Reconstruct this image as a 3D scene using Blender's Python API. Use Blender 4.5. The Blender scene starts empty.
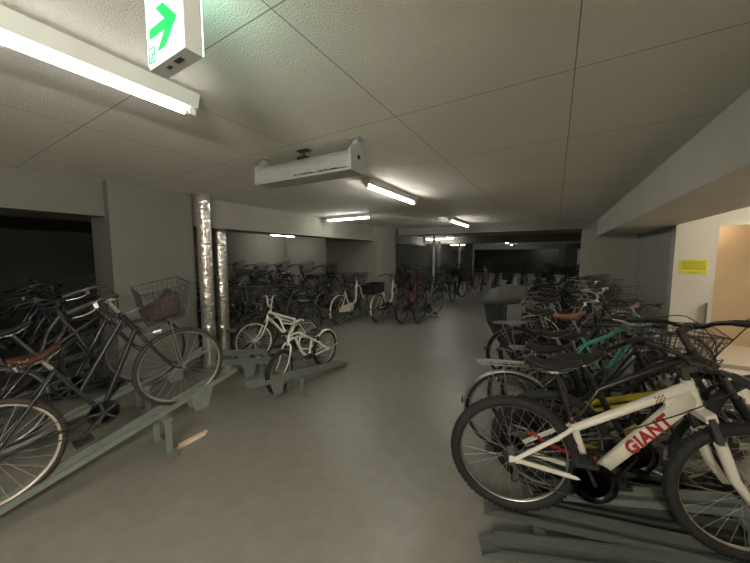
import bpy, bmesh, math, random
from mathutils import Vector, Matrix
random.seed(7)
V = Vector
PI = math.pi
H = 2.40            # ceiling height
CAMZ = 1.58
scene = bpy.context.scene
COL = scene.collection

# ------------------------------------------------------------------ materials
def new_mat(name):
    m = bpy.data.materials.new(name); m.use_nodes = True
    nt = m.node_tree; b = nt.nodes['Principled BSDF']
    return m, nt, b
def pmat(name, col, rough=0.5, metal=0.0, var=0.12, scale=30, bump=0.0, coat=0.0, bscale=None):
    """painted/plain surface with a procedural variation of tone and gloss"""
    m, nt, b = new_mat(name)
    tc = nt.nodes.new('ShaderNodeTexCoord')
    n = nt.nodes.new('ShaderNodeTexNoise'); n.inputs['Scale'].default_value = scale; n.inputs['Detail'].default_value = 4
    nt.links.new(tc.outputs['Object'], n.inputs['Vector'])
    mix = nt.nodes.new('ShaderNodeMix'); mix.data_type = 'RGBA'
    mix.inputs[6].default_value = (*[c*(1-var) for c in col], 1)
    mix.inputs[7].default_value = (*[min(1, c*(1+var)) for c in col], 1)
    nt.links.new(n.outputs['Fac'], mix.inputs[0])
    nt.links.new(mix.outputs[2], b.inputs['Base Color'])
    b.inputs['Roughness'].default_value = rough; b.inputs['Metallic'].default_value = metal
    if coat: b.inputs['Coat Weight'].default_value = coat
    if bump:
        bn = nt.nodes.new('ShaderNodeBump'); bn.inputs['Strength'].default_value = bump; bn.inputs['Distance'].default_value = 0.004
        n2 = nt.nodes.new('ShaderNodeTexNoise'); n2.inputs['Scale'].default_value = bscale or scale*4; n2.inputs['Detail'].default_value = 3
        nt.links.new(tc.outputs['Object'], n2.inputs['Vector'])
        nt.links.new(n2.outputs['Fac'], bn.inputs['Height']); nt.links.new(bn.outputs['Normal'], b.inputs['Normal'])
    return m
def emat(name, col, s):
    m, nt, b = new_mat(name)
    b.inputs['Base Color'].default_value = (*col, 1)
    b.inputs['Emission Color'].default_value = (*col, 1); b.inputs['Emission Strength'].default_value = s
    return m

def ceiling_mat():
    m, nt, b = new_mat('stucco_ceiling')
    L = nt.links
    geo = nt.nodes.new('ShaderNodeNewGeometry'); sep = nt.nodes.new('ShaderNodeSeparateXYZ'); L.new(geo.outputs['Position'], sep.inputs[0])
    def M(op, a, bb=None, c=None):
        n = nt.nodes.new('ShaderNodeMath'); n.operation = op
        for i, x in enumerate((a, bb, c)):
            if x is None: continue
            if isinstance(x, (int, float)): n.inputs[i].default_value = x
            else: L.new(x, n.inputs[i])
        return n.outputs[0]
    def joint(coord, off, sp):
        t = M('SUBTRACT', coord, off); t = M('DIVIDE', t, sp); t = M('FRACT', t); t = M('SUBTRACT', t, 0.5); t = M('ABSOLUTE', t)
        t = M('SUBTRACT', 0.5, t); t = M('MULTIPLY', t, sp); return M('LESS_THAN', t, 0.0022)
    jx = joint(sep.outputs['X'], 0.036, 0.884); jy = joint(sep.outputs['Y'], 0.742, 0.907)
    j = M('MAXIMUM', jx, jy)
    n = nt.nodes.new('ShaderNodeTexNoise'); n.inputs['Scale'].default_value = 135; n.inputs['Detail'].default_value = 3; n.inputs['Roughness'].default_value = .6
    L.new(geo.outputs['Position'], n.inputs['Vector'])
    r = nt.nodes.new('ShaderNodeValToRGB'); r.color_ramp.elements[0].position = .40; r.color_ramp.elements[1].position = .60
    L.new(n.outputs['Fac'], r.inputs[0])
    big = nt.nodes.new('ShaderNodeTexNoise'); big.inputs['Scale'].default_value = .9; L.new(geo.outputs['Position'], big.inputs['Vector'])
    c1 = nt.nodes.new('ShaderNodeMix'); c1.data_type = 'RGBA'; c1.inputs[6].default_value = (.78, .755, .67, 1); c1.inputs[7].default_value = (.88, .855, .77, 1)
    L.new(big.outputs['Fac'], c1.inputs[0])
    c2 = nt.nodes.new('ShaderNodeMix'); c2.data_type = 'RGBA'; c2.inputs[7].default_value = (.27, .26, .235, 1)
    L.new(c1.outputs[2], c2.inputs[6]); L.new(j, c2.inputs[0])
    L.new(c2.outputs[2], b.inputs['Base Color'])
    hgt = M('SUBTRACT', r.outputs[0], M('MULTIPLY', j, 2.0))
    bn = nt.nodes.new('ShaderNodeBump'); bn.inputs['Strength'].default_value = .8; bn.inputs['Distance'].default_value = .005
    L.new(hgt, bn.inputs['Height']); L.new(bn.outputs['Normal'], b.inputs['Normal'])
    b.inputs['Roughness'].default_value = .85
    return m
def floor_mat():
    m, nt, b = new_mat('epoxy_floor'); L = nt.links
    geo = nt.nodes.new('ShaderNodeNewGeometry')
    n = nt.nodes.new('ShaderNodeTexNoise'); n.inputs['Scale'].default_value = .8; n.inputs['Detail'].default_value = 5; L.new(geo.outputs['Position'], n.inputs['Vector'])
    n2 = nt.nodes.new('ShaderNodeTexNoise'); n2.inputs['Scale'].default_value = 9; n2.inputs['Detail'].default_value = 6; L.new(geo.outputs['Position'], n2.inputs['Vector'])
    mix = nt.nodes.new('ShaderNodeMix'); mix.data_type = 'RGBA'; mix.inputs[6].default_value = (.265, .252, .22, 1); mix.inputs[7].default_value = (.33, .315, .275, 1)
    L.new(n.outputs['Fac'], mix.inputs[0])
    mix2 = nt.nodes.new('ShaderNodeMix'); mix2.data_type = 'RGBA'; mix2.blend_type = 'MULTIPLY'; mix2.inputs[0].default_value = .35
    L.new(mix.outputs[2], mix2.inputs[6]); L.new(n2.outputs['Fac'], mix2.inputs[7])
    L.new(mix2.outputs[2], b.inputs['Base Color'])
    mr = nt.nodes.new('ShaderNodeMapRange'); mr.inputs['To Min'].default_value = .27; mr.inputs['To Max'].default_value = .42
    L.new(n2.outputs['Fac'], mr.inputs[0]); L.new(mr.outputs[0], b.inputs['Roughness'])
    bn = nt.nodes.new('ShaderNodeBump'); bn.inputs['Strength'].default_value = .12; bn.inputs['Distance'].default_value = .01
    L.new(n2.outputs['Fac'], bn.inputs['Height']); L.new(bn.outputs['Normal'], b.inputs['Normal'])
    return m
def concrete_mat(name, col):
    m, nt, b = new_mat(name); L = nt.links
    geo = nt.nodes.new('ShaderNodeNewGeometry')
    n = nt.nodes.new('ShaderNodeTexNoise'); n.inputs['Scale'].default_value = 1.6; n.inputs['Detail'].default_value = 8; L.new(geo.outputs['Position'], n.inputs['Vector'])
    mix = nt.nodes.new('ShaderNodeMix'); mix.data_type = 'RGBA'
    mix.inputs[6].default_value = (*[c*.82 for c in col], 1); mix.inputs[7].default_value = (*[c*1.12 for c in col], 1)
    L.new(n.outputs['Fac'], mix.inputs[0]); L.new(mix.outputs[2], b.inputs['Base Color'])
    n2 = nt.nodes.new('ShaderNodeTexNoise'); n2.inputs['Scale'].default_value = 60; L.new(geo.outputs['Position'], n2.inputs['Vector'])
    bn = nt.nodes.new('ShaderNodeBump'); bn.inputs['Strength'].default_value = .2; bn.inputs['Distance'].default_value = .003
    L.new(n2.outputs['Fac'], bn.inputs['Height']); L.new(bn.outputs['Normal'], b.inputs['Normal'])
    b.inputs['Roughness'].default_value = .8
    return m
def foil_mat():
    m, nt, b = new_mat('crinkled_foil'); L = nt.links
    geo = nt.nodes.new('ShaderNodeNewGeometry')
    n = nt.nodes.new('ShaderNodeTexVoronoi'); n.inputs['Scale'].default_value = 22; L.new(geo.outputs['Position'], n.inputs['Vector'])
    n2 = nt.nodes.new('ShaderNodeTexNoise'); n2.inputs['Scale'].default_value = 14; n2.inputs['Detail'].default_value = 5; L.new(geo.outputs['Position'], n2.inputs['Vector'])
    ad = nt.nodes.new('ShaderNodeMath'); L.new(n.outputs['Distance'], ad.inputs[0]); L.new(n2.outputs['Fac'], ad.inputs[1])
    bn = nt.nodes.new('ShaderNodeBump'); bn.inputs['Strength'].default_value = .6; bn.inputs['Distance'].default_value = .012
    L.new(ad.outputs[0], bn.inputs['Height']); L.new(bn.outputs['Normal'], b.inputs['Normal'])
    b.inputs['Base Color'].default_value = (.80, .78, .72, 1); b.inputs['Metallic'].default_value = .85; b.inputs['Roughness'].default_value = .3
    return m

MT = dict(
    ceiling=ceiling_mat(), floor=floor_mat(),
    concrete=concrete_mat('painted_concrete', (.185, .182, .158)),
    beamc=concrete_mat('beam_concrete', (.32, .31, .27)),
    beamr=concrete_mat('pale_beam_concrete', (.64, .62, .55)),
    wallgrey=concrete_mat('grey_wall_paint', (.48, .475, .41)),
    darkwall=concrete_mat('dark_wall_and_bay_shade', (.05, .052, .045)),
    white=concrete_mat('white_wall_panel', (.66, .63, .55)),
    beige=concrete_mat('beige_lobby_wall', (.60, .46, .30)),
    tile=pmat('lobby_floor_tile', (.66, .62, .55), .4, scale=3),
    lampbody=pmat('white_enamel', (.62, .65, .62), .35, var=.03),
    tube=emat('fluorescent_tube', (1.0, .97, .90), 14.0), dim=emat('dim_fluorescent_tube', (1.0, .97, .90), 9.0), near=emat('near_fluorescent_tube', (1.0, .97, .93), 6.0), bright=emat('added_fill_tube', (1.0, .93, .80), 250.0), lobby=emat('lobby_fluorescent_tube', (1.0, .93, .80), 56.0),
    foil=foil_mat(),
    worn=pmat('worn_silver_paint', (.50, .52, .50), .42, .25, .18, 9, .15),
    hole=pmat('black_hole', (.01, .01, .01), .7),
    signface=emat('lit_sign_face', (.70, .92, .84), .75), signback=emat('added_sign_back_glow', (.55, 1.0, .80), 1.6),
    signgreen=emat('sign_green', (.0, .42, .075), .32),
    signbody=pmat('sign_housing', (.55, .57, .55), .4, var=.03),
    rack=pmat('grey_green_rack_paint', (.215, .24, .21), .42, .15, .16, 12, .05),
    rackm=pmat('mid_rack_paint', (.12, .135, .12), .45, .15, .16, 12, .05),
    rackd=pmat('dark_rack_paint', (.075, .085, .078), .5, .1, .2, 12),
    rubber=pmat('black_rubber', (.018, .018, .018), .72, var=.3, scale=60),
    rubberb=pmat('brown_rubber', (.036, .026, .021), .65, var=.2, scale=60),
    chrome=pmat('chrome', (.55, .55, .53), .22, 1.0, .06),
    alu=pmat('dull_aluminium', (.45, .45, .43), .35, .9, .08),
    cream_rim=pmat('pale_rim_metal', (.55, .50, .42), .35, .4, .05),
    rimdark=pmat('dim_rim_metal', (.20, .20, .19), .4, .8, .1),
    steel=pmat('dark_steel', (.10, .10, .10), .4, .7, .2),
    black=pmat('gloss_black_paint', (.012, .012, .013), .28, var=.2, coat=.3),
    plastic=pmat('black_plastic', (.02, .02, .02), .5, var=.2),
    whitep=pmat('white_frame_paint', (.80, .77, .66), .3, var=.03, coat=.3),
    cream=pmat('cream_frame_paint', (.78, .73, .58), .35, var=.05, coat=.2),
    turq=pmat('mint_frame_paint', (.12, .52, .42), .3, var=.04, coat=.4),
    yellow=pmat('yellow_frame_paint', (.62, .52, .03), .35, var=.05, coat=.3),
    red=pmat('red_frame_paint', (.30, .02, .03), .35, var=.06, coat=.3),
    maroon2=pmat('deep_red_frame_paint', (.20, .02, .03), .35, var=.06, coat=.3),
    maroon=pmat('maroon_frame_paint', (.12, .02, .03), .35, var=.06, coat=.3),
    bluegrey=pmat('blue_grey_dark_paint', (.013, .016, .019), .42, var=.08, coat=.1),
    navy=pmat('navy_frame_paint', (.02, .028, .05), .35, var=.06, coat=.3),
    green=pmat('dark_green_frame_paint', (.015, .05, .035), .35, var=.06, coat=.3),
    silver=pmat('silver_frame_paint', (.36, .37, .36), .3, .6, .06),
    grey=pmat('grey_frame_paint', (.12, .12, .12), .35, .2, .06),
    brown=pmat('brown_leather', (.065, .022, .015), .42, var=.25, scale=18, bump=.1),
    tan=pmat('tan_leather', (.34, .155, .07), .45, var=.15, scale=18),
    fabric=pmat('brown_bag_cloth', (.075, .048, .038), .9, var=.25, scale=40, bump=.3),
    cover=pmat('grey_cover_cloth', (.032, .033, .033), .8, var=.2, scale=8, bump=.2),
    coverl=pmat('light_grey_cover_cloth', (.10, .103, .10), .75, var=.1, scale=8, bump=.2),
    vinyl=pmat('milky_vinyl_window', (.26, .27, .255), .3, var=.08, scale=6),
    redp=pmat('red_plastic', (.38, .02, .03), .4, var=.05),
    reflector=pmat('red_reflector', (.16, .015, .015), .2, var=.05),
    lens=pmat('clear_lens', (.75, .75, .72), .12, .3, var=.03),
    wood=pmat('pale_wood', (.85, .63, .43), .6, var=.18, scale=14),
    signyellow=pmat('yellow_notice_paper', (.72, .66, .04), .6, var=.03),
    ink=pmat('notice_ink', (.10, .09, .02), .7, var=.1),
    frame=pmat('door_frame_steel', (.62, .60, .55), .4, .3, .05),
    plum=pmat('plum_frame_paint', (.20, .10, .13), .35, var=.05, coat=.2),
)

# ------------------------------------------------------------------ mesh builder
class MB:
    def __init__(s): s.v = []; s.f = []; s.m = []; s.sm = []
    def add(s, vs, fs, mi=0, smooth=True):
        o = len(s.v); s.v += [tuple(p) for p in vs]
        for f in fs: s.f.append([i+o for i in f]); s.m.append(mi); s.sm.append(smooth)
        return s
    def box(s, c, d, M=None, mi=0):
        c = V(c); d = V(d)/2; vs = []
        for x in (-1, 1):
            for y in (-1, 1):
                for z in (-1, 1):
                    p = V((x*d.x, y*d.y, z*d.z))
                    if M is not None: p = M @ p
                    vs.append(c+p)
        return s.add(vs, [(0,1,3,2),(4,6,7,5),(0,4,5,1),(2,3,7,6),(0,2,6,4),(1,5,7,3)], mi, False)
    def boxp(s, a, b, mi=0):
        a = V(a); b = V(b); return s.box((a+b)/2, (abs(b.x-a.x), abs(b.y-a.y), abs(b.z-a.z)), None, mi)
    def bar(s, p0, p1, w, h, up=(0, 0, 1), mi=0):
        """a bar of section w (sideways) x h (up) from p0 to p1"""
        p0 = V(p0); p1 = V(p1); x = (p1-p0); l = x.length; x.normalize(); y = V(up).cross(x).normalized(); z = x.cross(y)
        M = Matrix((x, y, z)).transposed(); return s.box((p0+p1)/2, (l, w, h), M, mi)
    def tube(s, pts, r, n=8, mi=0, closed=False, caps=True, flat=1.0, ref=None):
        pts = [V(p) for p in pts]; N = len(pts)
        rs = r if isinstance(r, (list, tuple)) else [r]*N
        T = []
        for i in range(N):
            a = pts[(i-1) % N] if (closed or i > 0) else pts[i]
            b = pts[(i+1) % N] if (closed or i < N-1) else pts[i]
            T.append((b-a).normalized())
        u = V(ref) if ref else (V((0, 1, 0)) if abs(T[0].y) < .9 else V((0, 0, 1)))
        u = (u - T[0]*u.dot(T[0])).normalized(); vs = []; o = 0
        for i in range(N):
            u = u - T[i]*u.dot(T[i])
            u = u.normalized() if u.length > 1e-6 else V((0, 0, 1))
            w = T[i].cross(u)
            for k in range(n):
                a = 2*PI*k/n; vs.append(pts[i] + (u*math.cos(a)*flat + w*math.sin(a))*rs[i])
        fs = []
        for i in range(N if closed else N-1):
            j = (i+1) % N
            for k in range(n): fs.append((i*n+k, i*n+(k+1) % n, j*n+(k+1) % n, j*n+k))
        s.add(vs, fs, mi, True)
        if caps and not closed:
            s.add([vs[k] for k in range(n)][::-1], [tuple(range(n))], mi, False)
            s.add([vs[(N-1)*n+k] for k in range(n)], [tuple(range(n))], mi, False)
        return s
    def torus(s, c, R, r, nR=40, n=8, mi=0, flat=1.0):
        """ring in the xz plane"""
        c = V(c); return s.tube([c+V((R*math.cos(a), 0, R*math.sin(a))) for a in [2*PI*i/nR for i in range(nR)]], r, n, mi, True, flat=flat)
    def sweep_arc(s, c, R, a0, a1, prof, n=24, mi=0, rot=None):
        """closed profile of (dy, dr) swept along an arc in the xz plane"""
        c = V(c); vs = []; m = len(prof)
        for i in range(n+1):
            a = a0+(a1-a0)*i/n
            for (dy, dr) in prof: vs.append(c+V(((R+dr)*math.cos(a), dy, (R+dr)*math.sin(a))))
        fs = [(i*m+k, i*m+(k+1) % m, (i+1)*m+(k+1) % m, (i+1)*m+k) for i in range(n) for k in range(m)]
        full = abs(abs(a1-a0)-2*PI) < 1e-4
        if not full: fs += [tuple(range(m))[::-1], tuple(n*m+k for k in range(m))]
        return s.add(vs, fs, mi, True)
    def prism(s, poly, off, mi=0):
        """planar polygon (3-D points) extruded by off"""
        poly = [V(p) for p in poly]; off = V(off); n = len(poly)
        vs = poly+[p+off for p in poly]
        return s.add(vs, [tuple(range(n))[::-1], tuple(range(n, 2*n))]+[(i, (i+1) % n, n+(i+1) % n, n+i) for i in range(n)], mi, False)
    def loft(s, rings, mi=0, caps=True, smooth=True):
        n = len(rings[0]); vs = [p for r in rings for p in r]
        fs = [(i*n+k, i*n+(k+1) % n, (i+1)*n+(k+1) % n, (i+1)*n+k) for i in range(len(rings)-1) for k in range(n)]
        if caps: fs += [tuple(range(n))[::-1], tuple((len(rings)-1)*n+k for k in range(n))]
        return s.add(vs, fs, mi, smooth)
    def ball(s, c, r, n=10, m=6, sc=(1, 1, 1), mi=0):
        c = V(c); rings = []
        for i in range(1, m):
            t = PI*i/m; rings.append([c+V((r*sc[0]*math.sin(t)*math.cos(2*PI*k/n), r*sc[1]*math.sin(t)*math.sin(2*PI*k/n), r*sc[2]*math.cos(t))) for k in range(n)])
        return s.loft(rings, mi)
    def build(s, name, mats, parent=None, loc=None):
        me = bpy.data.meshes.new(name); me.from_pydata(s.v, [], s.f)
        if not isinstance(mats, (list, tuple)): mats = [mats]
        for m in mats: me.materials.append(m)
        me.polygons.foreach_set('material_index', s.m); me.polygons.foreach_set('use_smooth', s.sm)
        bm = bmesh.new(); bm.from_mesh(me); bmesh.ops.recalc_face_normals(bm, faces=bm.faces); bm.to_mesh(me); bm.free()
        me.update()
        o = bpy.data.objects.new(name, me); COL.objects.link(o)
        if parent: o.parent = parent
        if loc: o.location = loc
        return o
def empty(name, loc=(0, 0, 0)):
    o = bpy.data.objects.new(name, None); o.empty_display_size = .1; o.location = loc; COL.objects.link(o); return o
def tag(o, label, cat, group=None, kind=None):
    o['label'] = label; o['category'] = cat
    if group: o['group'] = group
    if kind: o['kind'] = kind
    return o
def struct(name, mb, mat, parent=None):
    o = mb.build(name, mat, parent)
    if parent is None: o['kind'] = 'structure'
    return o
def smoothpts(P, k=5):
    P = [V(p) for p in P]; out = []
    for i in range(len(P)-1):
        p0 = P[max(i-1, 0)]; p1 = P[i]; p2 = P[i+1]; p3 = P[min(i+2, len(P)-1)]
        for j in range(k):
            t = j/k; out.append(.5*((2*p1)+(p2-p0)*t+(2*p0-5*p1+4*p2-p3)*t*t+(3*p1-p0-3*p2+p3)*t**3))
    return out+[P[-1]]
def lathe_y(mb, prof, c=(0, 0, 0), n=16, mi=0):
    """prof: (radius, y)"""
    c = V(c); mb.loft([[c+V((r*math.cos(2*PI*k/n), y, r*math.sin(2*PI*k/n))) for k in range(n)] for r, y in prof], mi); return mb

# ------------------------------------------------------------------ the room
def boxs(name, a, b, mat): return struct(name, MB().boxp(a, b), mat)
boxs('floor', (-10.2, -4.2, -.12), (5.6, 31, 0), MT['floor'])
boxs('ceiling', (-10.2, -4.2, H), (5.6, 31, H+.15), MT['ceiling'])
boxs('wall_left', (-10.0, 4.6, 0), (-9.8, 9, H), MT['wallgrey'])
boxs('wall_left_near', (-10.0, -4, 0), (-9.8, 4.6, H), MT['darkwall'])  # dark tone stands in for the gloom of the near bay
boxs('wall_far_left', (-7.4, 9, 0), (-7.2, 30, H), MT['concrete'])
boxs('wall_left_return', (-9.8, 8.9, 0), (-7.2, 9.0, H), MT['wallgrey'])
boxs('wall_back', (-9.8, -4, 0), (5.4, -3.8, H), MT['concrete'])
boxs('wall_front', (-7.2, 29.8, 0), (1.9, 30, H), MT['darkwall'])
boxs('wall_right', (1.5, 6.3, 0), (1.62, 29.8, 2.4), MT['wallgrey'])
boxs('wall_lobby', (1.62, 7.7, 0), (5.4, 7.85, 2.4), MT['beige'])
boxs('wall_lobby_right', (5.2, -3.8, 0), (5.4, 7.7, 2.4), MT['beige'])
# columns
boxs('trim_1', (-4.75, 1.36, 0), (-4.22, 2.25, H), MT['concrete']).name = 'wall_column_left_near'
boxs('trim_2', (-6.0, 7.10, 0), (-4.22, 8.25, H), MT['beamc']).name = 'wall_column_left_far'
boxs('wall_column_right_far', (.52, 8.5, 0), (1.5, 9.1, H), MT['beamr'])
boxs('wall_column_right_near', (1.5, 6.10, 0), (1.905, 6.30, H), MT['white'])
# beams with a small lip along the lower edge
def beam(name, a, b, lipside=0):
    mb = MB().boxp(a, b)
    if lipside: # lip runs along y at the aisle face
        x = b[0] if lipside > 0 else a[0]
        mb.boxp((x-.012, a[1], a[2]-.012), (x+.012, b[1], a[2]+.045))
    return struct(name, mb, MT['beamr' if lipside < 0 else ('concrete' if name == 'trim_1' else 'beamc')])  # tone per beam carries light: right paled as lobby-lit, near left darkened
beam('trim_1', (-4.85, -3.8, 2.03), (-4.34, 1.36, H), 1)
beam('trim_2', (-4.85, 2.30, 2.00), (-4.34, 7.10, H), 1)
beam('trim_3', (-5.7, 8.25, 2.05), (-5.2, 13.2, H), 1)
beam('trim_4', (-4.22, 8.4, 2.20), (.52, 8.75, H), 0)
beam('trim_5', (.78, -3.8, 2.03), (1.5, 8.5, H), -1)
beam('trim_6', (-7.2, 13.2, 2.12), (1.5, 13.5, H), 0)
beam('trim_7', (-7.2, 24, 2.05), (1.5, 24.4, H), 0)
# far piers and the dark shutter
boxs('wall_pier_far_left', (-4.9, 19.0, 0), (-4.4, 19.5, H), MT['concrete'])
boxs('wall_pier_far_right', (.55, 23.6, 0), (1.15, 24.0, H), MT['concrete'])
boxs('wall_pier_middle', (-4.9, 12.9, 0), (-4.5, 13.3, H), MT['concrete'])
# lobby opening: header, jamb
st = MB(); st.boxp((1.905, 6.12, 2.005), (5.2, 6.2, 2.045)); st.boxp((1.905, 6.12, 0), (1.945, 6.2, 2.0))
struct('door_1', st, MT['frame'])
boxs('trim_8', (1.905, 6.14, 2.045), (5.2, 6.19, H), MT['white'])
boxs('wall_jamb_post', (1.87, 6.02, 0), (1.90, 6.098, .91), MT['frame'])
struct('trim_9', MB().boxp((1.62, 6.3, 0.0), (5.2, 7.7, .006)).boxp((1.55, -3.8, 0.0), (5.2, 6.05, .005)), MT['tile'])
# formwork-plug marks on the right beam face
pl = MB()
for y, z in ((2.20, 2.20), (2.64, 2.17), (3.16, 2.15), (3.72, 2.13)):
    pl.ball((.778, y, z), .014, 10, 6, (.35, 1, 1))
struct('trim_10', pl, MT['lampbody'])

# yellow notice with rows of small print
nt_ = empty('notice_sheet', (1.71, 6.095, 1.42))
tag(nt_, 'yellow printed notice on the white column by the bright lobby', 'notice')
MB().boxp((-.145, 0, -.10), (.145, .005, .10)).build('sheet', MT['signyellow'], nt_)
ink = MB(); rr = random.Random(3)
for r_ in range(6):
    z = .072-.025*r_; x = -.125; xe = .125 if r_ < 5 else .04
    if r_ == 5: z = -.078; x = -.04
    while x < xe:
        w = rr.choice((.008, .011, .014)); k = rr.random()
        ink.boxp((x, -.002, z-.007), (x+w, 0.0, z-.004)); ink.boxp((x, -.002, z+.004), (x+w, 0, z+.007))
        if k < .6: ink.boxp((x+w*.4, -.002, z-.007), (x+w*.4+.003, 0, z+.007))
        x += w+.004
ink.build('print', MT['ink'], nt_)

# ------------------------------------------------------------------ ceiling lamps
def tube_lamp(p0, p1, label, strength_mat='tube', w=.13, z0=H, side=1):
    """batten fluorescent fitting between plan points p0, p1, fixed to z0"""
    p0 = V((*p0, 0)); p1 = V((*p1, 0)); L_ = (p1-p0).length; d = (p1-p0).normalized()
    root = empty('fluorescent_lamp', ((p0+p1)/2)+V((0, 0, z0))); root.rotation_euler.z = math.atan2(d.y, d.x)
    tag(root, label, 'ceiling lamp', 'fluorescent tube lamps on the ceiling')
    hl = L_/2
    b = MB(); b.prism([(-hl, -w/2, 0), (-hl, w/2, 0), (-hl, w*.28, -.062), (-hl, -w*.28, -.062)], (L_, 0, 0)); b.build('housing', MT['lampbody'], root)
    for sg in (-1, 1):
        e = MB(); e.box((sg*(hl-.016), 0, -.072), (.03, .034, .04)); e.tube([(sg*(hl-.030), 0, -.085), (sg*(hl-.055), 0, -.085)], .0115, 10); e.build('lamp_holder', MT['lampbody'], root)
    MB().tube([(-hl+.05, 0, -.085), (hl-.05, 0, -.085)], .0125, 12).build('tube', MT[strength_mat], root)
    if z0 < H-.01:
        for sg in (-1, 1): MB().tube([(sg*hl*.7, 0, -.002), (sg*hl*.7, 0, H-z0)], .006, 8).build('hanging_rod', MT['lampbody'], root)
    return root
tube_lamp((-1.66, -.60), (-1.66, .92), 'long lit tube lamp crossing the top left corner beside the exit sign', 'near')
tube_lamp((-1.76, 2.74), (-1.76, 4.02), 'lit tube lamp just behind the worn silver ceiling unit')
tube_lamp((-4.22, 5.02), (-3.08, 4.98), 'lit tube lamp lying across the aisle near the left beam')
tube_lamp((-1.95, 6.35), (-1.95, 7.85), 'lit tube lamp just in front of the cross beam')
tube_lamp((-5.1, 12.9), (-3.75, 12.8), 'lit crosswise tube lamp left behind the cross beam')
tube_lamp((-6.3, 20.6), (-4.7, 20.4), 'lit crosswise tube lamp farther back behind the first pipe post')
for (a, b, l) in (((-2.25, 14.6), (-2.3, 16.0), 'first of the small lit lamps in the receding line beyond the cross beam'),
                  ((-2.45, 18.3), (-2.5, 19.7), 'second of the small lit lamps in the receding line beyond the cross beam'),
                  ((-2.65, 22.0), (-2.7, 23.4), 'third of the small lit lamps in the receding line beyond the cross beam'),
                  ((-2.95, 26.5), (-3.0, 27.9), 'last of the small lit lamps in the receding line beyond the cross beam')):
    tube_lamp(a, b, l, 'dim')
tube_lamp((-1.35, 28.9), (.35, 28.9), 'farthest lit lamp across the dark end of the hall', 'dim')
tube_lamp((-8.75, 7.3), (-8.75, 8.5), 'small lit lamp over the crowded left bay', 'dim')
tube_lamp((.35, -1.9), (.35, -.7), 'added tube lamp, unseen behind the viewer, brightening the ceiling', 'bright', z0=2.0)  # unseen lamp added to brighten ceiling, floor and right row
# round detector near the cross beam
dt = MB(); 
for rr_, zz in (((.06, .06), (0, -.02)),):
    dt.loft([[V((r*math.cos(2*PI*k/16), r*math.sin(2*PI*k/16), z)) for k in range(16)] for r, z in ((.055, 0), (.055, -.018), (.036, -.034), (.02, -.05))])
o = dt.build('smoke_detector', MT['lampbody'], None, (-2.25, 6.35, H)); tag(o, 'small round white detector on the ceiling beside the fourth tube lamp', 'detector')

# ------------------------------------------------------------------ exit sign
SY = .47
sg = empty('exit_sign', (-.97, SY, 2.14)); tag(sg, 'lit white direction sign with a green arrow hanging from the ceiling', 'sign')
MB().boxp((-.112, .004, 0), (.088, .052, .235)).build('housing', MT['signbody'], sg)
MB().boxp((-.108, -.001, .006), (.084, .006, .23)).build('lit_face', MT['signface'], sg)
MB().boxp((-.108, .050, .006), (.084, .057, .23)).build('lit_face', MT['signback'], sg)  # unseen back face, glow added to tint the ceiling green
ar = MB()
ARR = [(.066,.087),(-.002,.145),(-.043,.145),(.003,.101),(-.085,.101),(-.085,.075),(.003,.075),(-.043,.030),(-.002,.030)]
ar.prism([(x, -.0045, z) for x, z in ARR], (0, .003, 0)); ar.build('arrow', MT['signgreen'], sg)
pg = MB()
for a, b in (((-.096,.010),(-.096,.050)),((-.096,.050),(-.062,.050)),((-.062,.050),(-.062,.010)),((-.096,.010),(-.062,.010)),
             ((-.082,.040),(-.076,.028)),((-.076,.028),(-.085,.020)),((-.076,.028),(-.068,.033)),((-.085,.020),(-.088,.013)),((-.078,.024),(-.071,.015))):
    pg.bar((a[0], -.0035, a[1]), (b[0], -.0035, b[1]), .002, .0028, up=(0, 1, 0))
pg.ball((-.083, -.0035, .043), .0035, 8, 5, (1, .4, 1))
pg.build('pictogram', MT['signgreen'], sg)
MB().boxp((-.05, .015, .235), (.03, .045, .26)).build('ceiling_mount', MT['signbody'], sg)
MB().boxp((-.05, .02, -.002), (-.03, .03, .001)).boxp((.0, .016, -.0015), (.035, .030, .001)).build('test_switch', MT['steel'], sg)

# ------------------------------------------------------------------ silver roller-shaped unit on the ceiling
ht = empty('ceiling_blower', (-1.70, 1.79, H)); ht.scale = (.95, .92, .86); tag(ht, 'worn silver trough-shaped unit with end caps hanging under the ceiling', 'ceiling unit')
ht.rotation_euler.z = math.radians(2)
prof = [(-.085, -.245), (.085, -.245)]
for k in range(9):
    a = PI*k/8; prof.append((.085*math.cos(a)+0, -.165+.085*math.sin(a)))
b = MB(); b.prism([(-.48, y, z) for y, z in prof], (.96, 0, 0)); b.build('body', MT['worn'], ht)
MB().boxp((-.475, -.094, -.268), (.475, .094, -.246)).boxp((-.475, -.100, -.250), (.475, -.086, -.236)).build('bottom_tray', MT['worn'], ht)
for sg_ in (-1, 1):
    e = MB(); x = sg_*.492
    e.prism([(x-.012, -.105, -.272), (x-.012, .105, -.272), (x-.012, .105, -.11), (x-.012, .05, -.055), (x-.012, -.05, -.055), (x-.012, -.105, -.11)], (.024, 0, 0))
    ep = e.build('end_cap', MT['worn'], ht)
    hb = MB(); lathe_y(hb, [(.001, 0), (.019, 0), (.019, .004), (.001, .004)])
    ho = hb.build('axle_hole', MT['hole'], ep); ho.rotation_euler.z = -PI/2; ho.location = (x+(.0135 if sg_ > 0 else -.0175), .0, -.15)
    br = MB(); br.boxp((x-.02, -.03, -.06), (x+.02, .03, -.02)).boxp((x-.045, -.04, -.008), (x+.045, .04, 0)).tube([(x, 0, -.03), (x, 0, -.002)], .012, 8); br.build('hanging_bracket', MT['worn'], ht)
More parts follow.
